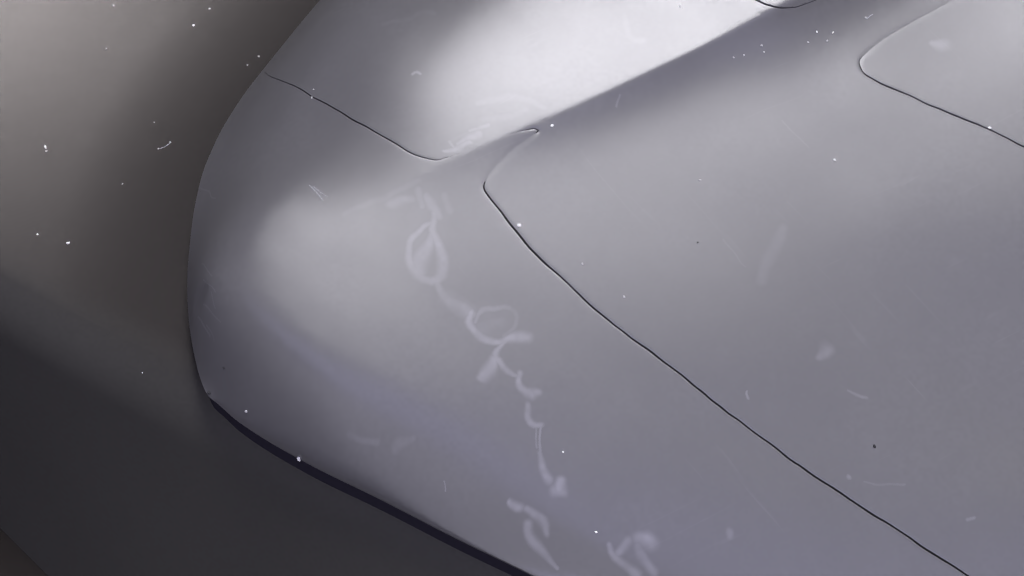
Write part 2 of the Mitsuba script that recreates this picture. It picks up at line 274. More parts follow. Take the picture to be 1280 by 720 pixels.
 (0.01246, -0.09435, 0.01318, -0.09672, np.float64(0.00151), np.float64(0.00151), 0.85),
 (0.0123, -0.09376, 0.01378, -0.0973, np.float64(0.00151), np.float64(0.002115), 0.8),
 (0.01887, -0.09778, 0.01824, -0.10075, np.float64(0.002114), np.float64(0.003019), 1.0),
 (0.01614, -0.10137, 0.01913, -0.1022, np.float64(0.002412), np.float64(0.00211), 0.8),
 (-0.0006, -0.10439, 0.00239, -0.10612, np.float64(0.001207), np.float64(0.00181), 1.1),
 (0.00478, -0.10649, 0.00673, -0.10752, np.float64(0.001206), np.float64(0.001334), 0.75),
 (0.00673, -0.10752, 0.00862, -0.10882, np.float64(0.001334), np.float64(0.001461), 0.75),
 (0.00862, -0.10882, 0.01028, -0.11036, np.float64(0.001461), np.float64(0.001601), 0.75),
 (0.01028, -0.11036, 0.01154, -0.1121, np.float64(0.0016), np.float64(0.001746), 0.75),
 (0.01154, -0.1121, 0.01225, -0.114, np.float64(0.001746), np.float64(0.001588), 0.75),
 (0.01225, -0.114, 0.01222, -0.11601, np.float64(0.001589), np.float64(0.001206), 0.75),
 (0.00627, -0.11157, 0.00621, -0.11393, np.float64(0.00181), np.float64(0.00181), 0.85),
 (0.00621, -0.11393, 0.00684, -0.11617, np.float64(0.001811), np.float64(0.001811), 0.85),
 (0.00684, -0.11617, 0.00802, -0.11828, np.float64(0.001813), np.float64(0.001661), 0.85),
 (0.00802, -0.11828, 0.00959, -0.12022, np.float64(0.001662), np.float64(0.001508), 0.85),
 (0.00959, -0.12022, 0.0114, -0.122, np.float64(0.001508), np.float64(0.001371), 0.85),
 (0.0114, -0.122, 0.01335, -0.12367, np.float64(0.001372), np.float64(0.001235), 0.85),
 (0.01335, -0.12367, 0.01534, -0.1253, np.float64(0.001235), np.float64(0.001074), 0.85),
 (0.01534, -0.1253, 0.01727, -0.12697, np.float64(0.001074), np.float64(0.000908), 0.85),
 (0.03622, -0.11935, 0.03699, -0.12173, np.float64(0.001205), np.float64(0.001351), 0.7),
 (0.03699, -0.12173, 0.03844, -0.12359, np.float64(0.001351), np.float64(0.001497), 0.7),
 (0.03844, -0.12359, 0.0403, -0.12516, np.float64(0.001498), np.float64(0.001639), 0.7),
 (0.0403, -0.12516, 0.04229, -0.12664, np.float64(0.00164), np.float64(0.001782), 0.7),
 (0.04229, -0.12664, 0.04415, -0.12824, np.float64(0.001782), np.float64(0.00181), 0.7),
 (0.04415, -0.12824, 0.04561, -0.13014, np.float64(0.001811), np.float64(0.001811), 0.7),
 (0.03916, -0.12263, 0.04338, -0.1187, np.float64(0.001507), np.float64(0.001809), 0.6),
 (0.04757, -0.11804, 0.04994, -0.11886, np.float64(0.002718), np.float64(0.003624), 1.0),
 (0.04662, -0.12089, 0.04721, -0.12355, np.float64(0.001509), np.float64(0.001509), 0.7),
 (0.04721, -0.12355, 0.04833, -0.12588, np.float64(0.001509), np.float64(0.00151), 0.7),
 (0.04833, -0.12588, 0.04996, -0.12791, np.float64(0.00151), np.float64(0.001661), 0.7),
 (0.04996, -0.12791, 0.05212, -0.12965, np.float64(0.001661), np.float64(0.001812), 0.7),
 (0.12035, -0.04689, 0.12281, -0.04299, np.float64(0.001586), np.float64(0.002538), 0.5),
 (0.10822, 0.00556, 0.10534, 0.00041, np.float64(0.002601), np.float64(0.002601), 0.2),
 (0.10534, 0.00041, 0.10279, -0.00486, np.float64(0.002591), np.float64(0.002591), 0.2),
 (0.10279, -0.00486, 0.10057, -0.01026, np.float64(0.002581), np.float64(0.002432), 0.2),
 (0.10057, -0.01026, 0.09868, -0.01576, np.float64(0.002423), np.float64(0.00225), 0.2),
 (0.17571, 0.08809, 0.18013, 0.08577, np.float64(0.001399), np.float64(0.003147), 0.5),
 (0.13019, -0.0609, 0.13175, -0.06211, np.float64(0.000474), np.float64(0.000649), 0.6),
 (0.13175, -0.06211, 0.13347, -0.06293, np.float64(0.000649), np.float64(0.000777), 0.6),
 (0.13347, -0.06293, 0.13535, -0.06337, np.float64(0.000777), np.float64(0.000705), 0.6),
 (0.13535, -0.06337, 0.13739, -0.06344, np.float64(0.000705), np.float64(0.000633), 0.6),
 (0.08047, -0.11546, 0.08075, -0.11575, np.float64(0.001217), np.float64(0.001522), 0.5),
 (0.12667, -0.09378, 0.12665, -0.09409, np.float64(0.000934), np.float64(0.001089), 0.7),
 (0.17017, -0.11096, 0.17259, -0.1104, np.float64(0.000942), np.float64(0.000942), 0.5),
 (0.09116, -0.06137, 0.09163, -0.0642, np.float64(0.000468), np.float64(0.000624), 0.6),
 (0.13289, -0.09532, 0.14773, -0.09757, np.float64(0.000467), np.float64(0.000623), 0.25),
 (-0.02764, 0.03386, -0.0248, 0.03453, np.float64(0.000969), np.float64(0.001323), 0.6),
 (-0.0248, 0.03453, -0.02203, 0.03546, np.float64(0.001323), np.float64(0.001562), 0.6),
 (-0.02203, 0.03546, -0.01935, 0.03667, np.float64(0.001563), np.float64(0.001266), 0.6),
 (-0.01935, 0.03667, -0.01676, 0.03815, np.float64(0.001267), np.float64(0.00097), 0.6),
 (-0.0219, 0.0374, -0.01292, 0.04174, np.float64(0.000971), np.float64(0.001294), 0.5),
 (-0.01302, 0.05612, -0.00876, 0.0578, np.float64(0.001312), np.float64(0.00153), 0.14),
 (-0.00876, 0.0578, -0.0043, 0.05872, np.float64(0.001531), np.float64(0.001642), 0.14),
 (-0.0043, 0.05872, 0.00024, 0.05885, np.float64(0.001643), np.float64(0.001643), 0.14),
 (0.00024, 0.05885, 0.00473, 0.05818, np.float64(0.001643), np.float64(0.001597), 0.14),
 (0.00473, 0.05818, 0.00903, 0.05668, np.float64(0.001596), np.float64(0.001455), 0.14),
 (0.00903, 0.05668, 0.01302, 0.05435, np.float64(0.001454), np.float64(0.001313), 0.14),
 (-0.01102, 0.04818, -0.00643, 0.04837, np.float64(0.001304), np.float64(0.001437), 0.1),
 (-0.00643, 0.04837, -0.00198, 0.04919, np.float64(0.001437), np.float64(0.00157), 0.1),
 (-0.00198, 0.04919, 0.00233, 0.05066, np.float64(0.001571), np.float64(0.001516), 0.1),
 (0.00233, 0.05066, 0.0065, 0.05277, np.float64(0.001518), np.float64(0.001307), 0.1),
 (-0.01615, 0.04277, -0.00906, 0.04535, np.float64(0.00065), np.float64(0.000974), 0.4),
 (0.04676, 0.09732, 0.04702, 0.0926, np.float64(0.001359), np.float64(0.001527), 0.07),
 (0.04702, 0.0926, 0.0485, 0.08905, np.float64(0.001522), np.float64(0.001689), 0.07),
 (0.0485, 0.08905, 0.05119, 0.08663, np.float64(0.001685), np.float64(0.001688), 0.07),
 (0.05119, 0.08663, 0.05509, 0.08533, np.float64(0.001686), np.float64(0.001686), 0.07),
 (-0.02579, 0.03881, -0.02381, 0.03598, np.float64(0.000648), np.float64(0.000648), 0.5),
 (-0.04072, 0.06937, -0.03986, 0.06996, np.float64(0.00083), np.float64(0.000917), 0.7),
 (-0.03986, 0.06996, -0.03903, 0.07007, np.float64(0.000917), np.float64(0.000984), 0.7),
 (-0.03903, 0.07007, -0.03821, 0.06971, np.float64(0.000984), np.float64(0.000824), 0.7),
 (-0.03821, 0.06971, -0.03742, 0.06888, np.float64(0.000824), np.float64(0.000664), 0.7),
 (-0.05359, 0.09557, -0.03353, 0.10036, np.float64(0.001363), np.float64(0.001363), 0.1),
 (-0.12315, -0.00834, -0.11689, -0.01814, np.float64(0.000324), np.float64(0.000324), 0.22),
 (-0.12126, -0.01707, -0.11506, -0.02509, np.float64(0.000321), np.float64(0.000321), 0.22),
 (-0.1223, -0.02502, -0.11325, -0.03651, np.float64(0.000321), np.float64(0.000321), 0.22),
 (-0.12533, -0.02636, -0.11854, -0.0388, np.float64(0.000324), np.float64(0.000324), 0.28),
 (-0.1181, -0.02365, -0.11575, -0.0303, np.float64(0.000318), np.float64(0.000318), 0.2),
 (-0.11996, -0.03431, -0.1162, -0.04075, np.float64(0.00032), np.float64(0.00032), 0.22),
 (-0.13234, 0.04283, -0.12248, 0.02842, np.float64(0.000348), np.float64(0.000348), 0.22),
 (0.04357, 0.06133, 0.04352, 0.05744, np.float64(0.000496), np.float64(0.000496), 0.6),
 (0.08454, 0.00075, 0.09195, -0.01088, np.float64(0.000483), np.float64(0.000322), 0.15),
 (0.11159, 0.05294, 0.1207, 0.04071, np.float64(0.000335), np.float64(0.000335), 0.15),
 (-0.0606, -0.08015, -0.05137, -0.08265, np.float64(0.001223), np.float64(0.001223), 0.25),
 (-0.04374, -0.08515, -0.03766, -0.08154, np.float64(0.00152), np.float64(0.001216), 0.2),
 (-0.02526, -0.09636, -0.02588, -0.09934, np.float64(0.000303), np.float64(0.000303), 0.5)]
SPECKS = [(-0.20569, 0.07125, np.float64(0.000824), 'board', 'dust_white', 'brightest white speck on the upper left of the board'),
 (-0.2051, 0.06926, np.float64(0.000503), 'board', 'dust_grey', 'grey speck touching a brighter speck on the left of the board'),
 (-0.20344, 0.02779, np.float64(0.000511), 'board', 'dust_white', 'small white speck left of a bigger one on the board'),
 (-0.19015, 0.02405, np.float64(0.000817), 'board', 'dust_white', 'large white speck halfway down the left of the board'),
 (-0.14781, 0.14126, np.float64(0.000619), 'board', 'dust_white', 'white speck on the board near the casing top'),
 (-0.14136, 0.15133, np.float64(0.000527), 'board', 'dust_white', 'white speck nearest the top edge of the photo on the board'),
 (-0.18472, 0.14869, np.float64(0.000482), 'board', 'dust_white', 'tiny white speck on the board at the top left'),
 (-0.17053, 0.05429, np.float64(0.000403), 'board', 'dust_grey', 'lone tiny speck on the board below the lint fibre'),
 (-0.18545, 0.12497, np.float64(0.000426), 'board', 'dust_grey', 'faint grey speck on the board above the lint fibre'),
 (-0.1601, 0.08696, np.float64(0.000343), 'board', 'dust_grey', 'faintest speck on the board above the lint fibre and near the casing'),
 (-0.15681, 0.07285, np.float64(0.000407), 'board', 'dust_grey', 'grey speck at the lower left end of the lint fibre'),
 (-0.15184, 0.07627, np.float64(0.000498), 'board', 'dust_grey', 'grey speck at the upper right end of the lint fibre'),
 (-0.15114, -0.03783, np.float64(0.000334), 'board', 'dust_grey', 'dim speck on the rounded edge of the board'),
 (-0.08253, -0.08167, np.float64(0.001082), 'casing', 'dust_white', 'round pale grain on the lower front edge of the casing'),
 (-0.11984, -0.05373, np.float64(0.000802), 'casing', 'dust_dark', 'dim grey grain on the lower left corner of the casing'),
 (-0.10325, -0.06519, np.float64(0.000588), 'casing', 'dust_grey', 'small grey grain near the lower left corner of the casing'),
 (-0.1123, -0.04979, np.float64(0.000472), 'casing', 'dust_dark', 'dim grain above the lower left corner of the casing'),
 (-0.08257, 0.06337, np.float64(0.000499), 'casing', 'dust_grey', 'grey speck beside the upper left seam'),
 (-0.08211, 0.06716, np.float64(0.000375), 'casing', 'dust_grey', 'small grey speck just above the upper left seam'),
 (-0.11872, 0.11026, np.float64(0.000414), 'casing', 'dust_grey', 'grey speck at the outer end of the upper left seam'),
 (-0.11404, 0.11527, np.float64(0.000462), 'casing', 'dust_grey', 'grey speck on the casing rim above the upper left seam'),
 (0.00285, 0.00369, np.float64(0.000787), 'casing', 'dust_white', 'pale flake touching the upper part of the long seam'),
 (0.01622, 0.0466, np.float64(0.000607), 'casing', 'dust_white', 'pale speck just right of the folded seam tip'),
 (0.19492, 0.0481, np.float64(0.000638), 'casing', 'dust_white', 'white speck lying on the right seam'),
 (0.12336, 0.087, np.float64(0.000426), 'casing', 'dust_grey', 'grey speck in the middle of the cluster beside the ridge'),
 (0.12729, 0.09163, np.float64(0.000513), 'casing', 'dust_white', 'white speck of the cluster beside the ridge'),
 (0.13406, 0.0916, np.float64(0.000514), 'casing', 'dust_white', 'rightmost white speck of the cluster beside the ridge'),
 (0.13149, 0.08799, np.float64(0.000427), 'casing', 'dust_grey', 'lowest right grey speck of the cluster beside the ridge'),
 (0.10379, 0.08492, np.float64(0.000549), 'casing', 'dust_grey', 'upper of two grey specks left of the cluster beside the ridge'),
 (0.10472, 0.08232, np.float64(0.000422), 'casing', 'dust_grey', 'lower of two grey specks left of the cluster beside the ridge'),
 (0.09191, 0.07956, np.float64(0.00042), 'casing', 'dust_grey', 'leftmost grey speck on the dark band under the ridge'),
 (0.0963, 0.08072, np.float64(0.000421), 'casing', 'dust_grey', 'second grey speck from the left under the ridge'),
 (0.14841, 0.09897, np.float64(0.000476), 'casing', 'dust_grey', 'grey flake on the dark band at the top of the casing'),
 (0.07597, 0.02619, np.float64(0.000526), 'casing', 'dust_grey', 'lone speck in the middle of the wide pale segment'),
 (0.13111, 0.03548, np.float64(0.000537), 'casing', 'dust_white', 'pale speck left of the right seam on the wide segment'),
 (0.01929, -0.08661, np.float64(0.000414), 'casing', 'dust_white', 'bright tiny speck right of the dried streaks'),
 (0.03121, -0.11578, np.float64(0.000486), 'casing', 'dust_white', 'pale speck left of the lower right dried curl'),
 (0.04389, -0.02425, np.float64(0.000507), 'casing', 'dust_grey', 'grey speck right of the long seam'),
 (0.02775, -0.01129, np.float64(0.00047), 'casing', 'dust_grey', 'grey speck just right of the long seam, above another'),
 (0.13793, -0.08233, np.float64(0.000662), 'casing', 'dust_dark', 'dark speck on the wide segment at the lower right'),
 (0.07036, 0.10211, np.float64(0.000552), 'casing', 'dust_white', 'white speck on the bright back face near the top'),
 (0.0739, -0.00054, np.float64(0.000438), 'casing', 'dust_dark', 'dark tiny speck on the wide segment')]
FIBRES = [([(-0.15645, 0.07285), (-0.15442, 0.07371), (-0.15184, 0.07627)], 0.000112, 'board', 'grey lint fibre lying on the board left of the casing'),
 ([(-0.08105, 0.0199), (-0.07762, 0.0161), (-0.07487, 0.01239)], 0.000112, 'casing', 'longer lint fibre on the ridge at the left'),
 ([(-0.07908, 0.01913), (-0.07637, 0.01648), (-0.07307, 0.01424)], 8.4e-05, 'casing', 'thin lint fibre crossing another on the ridge'),
 ([(0.1487, 0.09826), (0.1505, 0.09977), (0.15157, 0.10053)], 0.000126, 'casing', 'short lint fibre on the dark band at the top')]
EDGE_TOP = [[-0.21456, -0.00795], [0.0, -0.12548]]
EDGE_LOW = [[-0.2385, -0.05981], [-0.05711, -0.22397]]

# ---------------------------------------------------------------- the casing's form: height over the board at (x, y)
H = 0.056          # usual height of the top, ZE height of its widest line, UNDER depth of the roll below that, DROP how far the board lies below
ZE, UNDER, FOOT, DROP = 0.009, 0.003, 0.003, 0.005


def densify(line, step):
    return np.array([p.coords[0] for p in (lambda L: [L.interpolate(s) for s in np.linspace(0, L.length, max(2, int(L.length / step)))])(LineString(line))])


def spline(pts, n=400):
    from scipy.interpolate import PchipInterpolator
    pts = np.asarray(pts, float)
    s = np.r_[0, np.cumsum(np.linalg.norm(np.diff(pts, axis=0), axis=1))]
    u = np.linspace(0, s[-1], n)
    return np.stack([PchipInterpolator(s, pts[:, k])(u) for k in range(pts.shape[1])], -1)


def sd(curve, xy):
    """Signed distance to a dense open curve (positive on its right) and the curve's normalised parameter."""
    c = np.asarray(curve)
    _, i = cKDTree(c).query(xy)
    j = np.clip(i, 1, len(c) - 2)
    best, side, par = np.full(len(xy), 9.0), np.zeros(len(xy)), np.zeros(len(xy))
    for k in (j - 1, j):
        a, b = c[k], c[k + 1]
        ab = b - a
        t = np.clip(((xy - a) * ab).sum(1) / (ab ** 2).sum(1), 0, 1)
        t = np.where((k == 0) | (k == len(c) - 2), ((xy - a) * ab).sum(1) / (ab ** 2).sum(1), t)
        v = xy - a - ab * t[:, None]
        d = np.linalg.norm(v, axis=1)
        s = np.sign(ab[:, 1] * v[:, 0] - ab[:, 0] * v[:, 1])
        up = d < best
        best, side, par = np.where(up, d, best), np.where(up, s, side), np.where(up, (k + t) / (len(c) - 1), par)
    return best * np.where(side == 0, 1, side), par


def sstep(a, b, x):
    t = np.clip((x - a) / (b - a), 0, 1)
    return t * t * (3 - 2 * t)


def hump(xy):
    """Slow swells of the moulding, a smooth surface through a coarse grid of heights."""
    return RectBivariateSpline(np.linspace(-0.15, 0.27, SWELL.shape[0]), np.linspace(-0.17, 0.22, SWELL.shape[1]), SWELL, kx=3, ky=3).ev(
        np.clip(xy[:, 0], -0.16, 0.28), np.clip(xy[:, 1], -0.18, 0.23))


A_CURVE, B_CURVE, R_CURVE = spline(A_LINE), spline(B_LINE), spline(RIDGE)


def edge_swell(d, u, grid):
    """How the rounding near an edge departs from the even curve: d metres in from it, u (0 to 1) along it."""
    f = np.clip(1 - (d / 0.08) ** 2, 0, 1) ** 2
    return f * RectBivariateSpline(np.linspace(0, 0.08, grid.shape[0]), np.linspace(0, 1, grid.shape[1]), grid, kx=3, ky=3).ev(np.clip(d, 0, 0.08), np.clip(u, 0, 1))


def soft_abs(x, k):
    return np.sqrt(x * x + k * k) - k


def height(xy):
    xy = np.atleast_2d(np.asarray(xy, float))
    q, s = sd(R_CURVE, xy)                      # positive on the front side of the ridge
    dA, _ = sd(A_CURVE, xy)
    dB, _ = sd(B_CURVE, xy)
    dA, dB = -dA, -dB                           # both positive inside
    x, y = xy[:, 0], xy[:, 1]
    grow = sstep(GX0, GX1, x)
    k = RK
    front = 0.5 * (soft_abs(q, k) + q)          # ramps, rounded over k at the ridge
    back = 0.5 * (soft_abs(q, k) - q)
    h = H + hump(xy) - SA * back * (0.3 + 0.7 * grow) - SA2 * back ** 2
    h = h - grow * B1 * (1 - np.exp(-(front / BL))) - SB * (0.2 + 0.8 * grow) * front - SB2 * front ** 2
    h = h + edge_swell(dA, (y + 0.07) / 0.25, SWELL_A) + edge_swell(dB, (x + 0.14) / 0.2, SWELL_B)
    RA = RA0 + (RA1 - RA0) * sstep(RY0, RY1, y)
    eA = np.maximum(1 - np.clip(1 - dA / RA, 0, 1) ** PA, 0) ** (1 / QA)
    eB = np.maximum(1 - np.clip(1 - dB / RB, 0, 1) ** PB, 0) ** (1 / QB)
    return np.where((dA > 0) & (dB > 0), ZE + np.maximum(h - ZE, 0.002) * eA * eB, ZE)


def underside(xy):
    """The casing rolls under below its widest line and rests on the board on a smaller foot."""
    d = np.clip(np.minimum(-sd(A_CURVE, xy)[0], -sd(B_CURVE, xy)[0]) / UNDER, 0, 1)
    return 0.0002 + ZE * ((1 - d) ** 2)


# ---------------------------------------------------------------- materials


def stain_glint_sheet(p):
    """Dried film and a painted ridge highlight on the casing's top: how much of it lies at (x, y), from strokes laid down in metres on the casing."""
    m = mi.Float(0)
    wob = 0.0012
    x = p.x + wob * (mikit.noise(p.x * 160, p.y * 160, 3.0) - 0.5) * 2
    y = p.y + wob * (mikit.noise(p.x * 160, p.y * 160, 9.0) - 0.5) * 2
    for x0, y0, x1, y1, r0, r1, a in STROKES:
        dx, dy = x1 - x0, y1 - y0
        L = max(dx * dx + dy * dy, 1e-9)
        t = dr.clip(((x - x0) * dx + (y - y0) * dy) / L, 0, 1)
        d = dr.sqrt(dr.square(x - x0 - t * dx) + dr.square(y - y0 - t * dy))
        r = dr.fma(t, mi.Float(r1 - r0), mi.Float(r0))
        m = dr.maximum(m, a * (1 - mikit.smoothstep(0.15, 1.45, d / r)))
    return m * (0.45 + 0.75 * mikit.noise(p.x * 130, p.y * 130, 1.0) + 0.35 * mikit.noise(p.x * 520, p.y * 520, 4.0))


def scratch(p, f, ang, rarity):
    """Fine hairline scuffs running about one way."""
    c, s = math.cos(ang), math.sin(ang)
    u, v = p.x * c + p.y * s, -p.x * s + p.y * c
    v = v + 0.0015 * mikit.noise(u * 60, v * 40, 2.0)
    line = mikit.smoothstep(1 - rarity, 1.0, mikit.noise(u * f * 0.05, v * f, 5.0))
    return line * mikit.smoothstep(0.55, 0.85, mikit.noise(u * 22, v * 22, 11.0))


def casing_colour(p, n, uv):
    base = mikit.mix(CASE_A, CASE_B, mikit.fbm(p.x * 30, p.y * 30, p.z * 30))
    base = base * (0.985 + 0.03 * mikit.noise(p.x * 900, p.y * 900, p.z * 900))
    st = stain_glint_sheet(p)
    film = mikit.smoothstep(0.35, 0.8, mikit.fbm(p.x * 45, p.y * 45, 7.0)) * mikit.noise(p.x * 700, p.y * 700, 3.0)
    sc = scratch(p, 900, 0.45, 0.12) + scratch(p, 700, -0.9, 0.10)
    return mikit.mix(base, mi.Color3f(0.62, 0.61, 0.66), dr.clip(st * STAIN_GLINT + sc * 0.02 + film * 0.012, 0, 1))


def casing_rough(p, n, uv):
    return CASE_ROUGH + 0.05 * mikit.fbm(p.x * 60, p.y * 60, p.z * 60) + 0.1 * dr.clip(stain_glint_sheet(p), 0, 1)


def casing_bump(p, n, uv):
    """The faint orange peel of a moulded, handled surface, in metres."""
    return 0.000007 * mikit.fbm(p.x * 230, p.y * 230, p.z * 230) + 0.0000012 * mikit.noise(p.x * 1300, p.y * 1300, p.z * 1300)


def board_colour(p, n, uv):
    return mikit.mix(BOARD_A, BOARD_B, mikit.fbm(p.x * 14, p.y * 14, p.z * 14)) * (0.97 + 0.06 * mikit.noise(p.x * 800, p.y * 800, p.z * 800))


def edge_lit_colour(p, n, uv):
    return mikit.mix(EDGE_A, EDGE_B, mikit.fbm(p.x * 14, p.y * 14, p.z * 14)) * (0.95 + 0.1 * mikit.noise(p.x * 800, p.y * 800, p.z * 800))


def floor_colour(p, n, uv):
    g = mikit.fbm(p.x * 6, p.y * 70, 0.0)
    return mikit.mix((0.013, 0.0105, 0.0085), (0.019, 0.015, 0.012), g)


scene['casing_plastic'] = {'type': 'twosided', 'bsdf': {'type': 'bumpmap', 'tex': mikit.proc(casing_bump, eps=0.0003), 'scale': 1.0, 'bsdf': {
    'type': 'principled', 'base_color': mikit.proc(casing_colour), 'roughness': CASE_ROUGH, 'specular': CASE_SPEC}}}
scene['board_plastic'] = {'type': 'twosided', 'bsdf': {'type': 'principled', 'base_color': mikit.proc(board_colour), 'roughness': BOARD_ROUGH, 'specular': BOARD_SPEC, 'spec_tint': 0.55}}
E0_, E1_ = np.array(EDGE_TOP)
EN_ = np.array([-(E1_ - E0_)[1], (E1_ - E0_)[0]]) / np.linalg.norm(E1_ - E0_)


def edge_share(p, n, uv):
    """The glossy top gives way to a duller edge, coloured lighter to stand in for light, over about three centimetres."""
    s = (p.x - float(E0_[0])) * float(EN_[0]) + (p.y - float(E0_[1])) * float(EN_[1])
    return 1 - mikit.smoothstep(0.002, 0.032, s + 0.003 * mikit.fbm(p.x * 30, p.y * 30, 0.0))


scene['board_edge_lit'] = {'type': 'twosided', 'bsdf': {'type': 'principled', 'base_color': mikit.proc(edge_lit_colour), 'roughness': 0.55, 'specular': 0.15}}
scene['board_skin'] = {'type': 'blendbsdf', 'weight': mikit.proc(edge_share), 'a': {'type': 'ref', 'id': 'board_plastic'}, 'b': {'type': 'ref', 'id': 'board_edge_lit'}}
scene['floor_wood'] = {'type': 'twosided', 'bsdf': {'type': 'principled', 'base_color': mikit.proc(floor_colour), 'roughness': 0.7, 'specular': 0.15}}
for n_, c_ in (('shadow_dark', (0.026, 0.024, 0.034)), ('dust_white', (0.85, 0.84, 0.8)), ('dust_grey', (0.5, 0.49, 0.48)), ('dust_dark', (0.05, 0.05, 0.05)), ('lint', (0.6, 0.6, 0.62))):
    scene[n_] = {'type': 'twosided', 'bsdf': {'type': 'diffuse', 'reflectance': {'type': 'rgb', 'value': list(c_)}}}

# ---------------------------------------------------------------- the setting: floor and dark board
fl = trimesh.Trimesh([(-6, -6, BOARD_Z), (6, -6, BOARD_Z), (6, 6, BOARD_Z), (-6, 6, BOARD_Z)], [(0, 1, 2), (0, 2, 3)])
scene['floor'] = mikit.ply(fl, 'floor_wood')
labels['floor'] = {'label': 'dark brown floor below the edge of the board', 'category': 'floor', 'kind': 'structure'}


def board_height(xy):
    """The board swells a little under the casing and sweeps up at the far left, both shaped for the shading."""
    x0, y0, c, s, k, w0 = BOARD_SWEEP
    u = (w0 - ((xy[..., 0] - x0) * c + (xy[..., 1] - y0) * s)) / 0.012
    u = np.clip(u, -30, 14)
    w = np.linspace(-30, 14, 1200)
    z = np.concatenate([[0], np.cumsum(np.log1p(np.exp(w[:-1])) * np.diff(w))]) * k * 0.012 ** 2
    d = -sd(A_CURVE, np.reshape(xy, (-1, 2)))[0].reshape(np.shape(xy)[:-1])      # low swell, added to darken the board beside the casing
    return np.interp(u, w, z) + FOOT * np.clip(1 + d / 0.06, 0, 1) ** 2 - DROP


# the board: a top whose front edge rolls over into a sloping side (section swept along the edge)
e0, e1 = np.array(EDGE_TOP)                     # two points of the top edge
f0, f1 = np.array(EDGE_LOW)                     # the matching points of the side's lower edge
along = (e1 - e0) / np.linalg.norm(e1 - e0)
nrm = np.array([-along[1], along[0]])
rows = []
for t in np.linspace(-0.6, 1.6, 260):
    a, b = e0 + (e1 - e0) * t, f0 + (f1 - f0) * t
    sec = [(*(a + nrm * w), 0.0) for w in np.r_[0.75, np.linspace(0.6, BR + 0.006, 110)]]
    p0, p1 = np.array([*(a + nrm * BR), 0.0]), np.array([*a, 0.0])
    p2 = p1 + (np.array([*b, BOARD_Z]) - p1) / np.linalg.norm(np.array([*b, BOARD_Z]) - p1) * BR
    sec += [tuple((1 - u) ** 2 * p0 + 2 * u * (1 - u) * p1 + u * u * p2) for u in np.linspace(0, 1, 22)]
    end = np.array([*b, BOARD_Z + 0.0005])
    N_TOP = len(sec) - 20
    sec += [tuple(p2 + (end - p2) * u) for u in np.linspace(0.02, 1, 24)]
    N_END = len(sec) - 0.9
    sec += [(*(b + nrm * 0.85), BOARD_Z + 0.0005), (*(a + nrm * 0.752), 0.0)]
    sec = np.array(sec)
    sec[:, 2] += board_height(sec[:, :2]) * np.clip((sec[:, 2] - BOARD_Z) / -BOARD_Z, 0, 1)
    rows.append(sec)
g = np.array(rows)
n0, n1 = g.shape[:2]
idx = np.arange(n0 * n1).reshape(n0, n1)
fq = np.stack([idx[:-1, :-1], idx[:-1, 1:], idx[1:, 1:], idx[1:, :-1]], -1).reshape(-1, 4)[:, ::-1]
bm = trimesh.Trimesh(g.reshape(-1, 3), np.vstack([fq[:, [0, 1, 2]], fq[:, [0, 2, 3]]]), process=False)
v_, f_, n_ = meshkit.arrays(bm, True)
col = np.repeat(np.arange(n1)[None], n0, 0).ravel()
on_edge = (col[f_].mean(1) > N_TOP) & (col[f_].mean(1) < N_END)
for part, keep, mat in (('board__top', ~on_edge, 'board_skin'), ('board__lit_edge', on_edge, 'board_skin')):
    used = np.unique(f_[keep])
    new = np.zeros(len(v_), int)
    new[used] = np.arange(len(used))
    scene[part] = mikit.ply(trimesh.Trimesh(v_[used], new[f_[keep]], process=False), mat, smooth=True)
labels['board__lit_edge'] = {'label': 'duller front edge and side, coloured lighter in place of light'}
labels['board'] = {'label': 'dark grey satin board with rounded edge under the pale casing', 'category': 'board'}

# ---------------------------------------------------------------- the casing: three segments parted by fine seams
outline = Polygon(np.vstack([A_CURVE, FAR_CORNERS])).buffer(0).intersection(Polygon(np.vstack([B_CURVE, FAR_CORNERS + [[-1.0, 0.8]]])).buffer(0))
outline = outline.buffer(-0.011).buffer(0.011).intersection(Polygon(FAR_BOX))     # a small radius at the corner


def strip(line, widths):
    """The gap of a seam: its centre line with a width at each point."""
    p = np.asarray(line)
    d = np.gradient(p, axis=0)
    nn = np.stack([-d[:, 1], d[:, 0]], -1) / np.linalg.norm(d, axis=1, keepdims=True)
    w = np.asarray(widths)[:, None] / 2
    return Polygon(np.vstack([p + nn * w, (p - nn * w)[::-1]])).buffer(0)


seams = []
for pts in SEAMS:
    pts = np.array(pts)                         # x, y, gap, groove depth, groove half width
    s = spline(pts, 900)
    jit = meshkit.noise(np.stack([s[:, 0] * 170, s[:, 1] * 170, 0 * s[:, 0]], -1), 5) - 0.5
    d = np.gradient(s[:, :2], axis=0)
    nn = np.stack([-d[:, 1], d[:, 0]], -1) / np.maximum(np.linalg.norm(d, axis=1, keepdims=True), 1e-9)
    s[:, :2] += nn * (jit * SEAM_JIT * np.clip(s[:, 2] / 0.0003, 0, 1))[:, None]
    gapw = np.maximum(s[:, 2] * (0.8 + 0.4 * meshkit.noise(np.stack([s[:, 0] * 90, s[:, 1] * 90, 0 * s[:, 0] + 4], -1), 8)), 0.00004)
    s[:, 2] = gapw
    seams.append(s)
cut = outline.difference(unary_union([strip(s[:, :2], s[:, 2]) for s in seams]))
pieces = sorted([p for p in cut.geoms if p.area > 1e-4], key=lambda p: p.centroid.x)
seam_all = np.vstack(seams)
seam_tree = cKDTree(seam_all[:, :2])


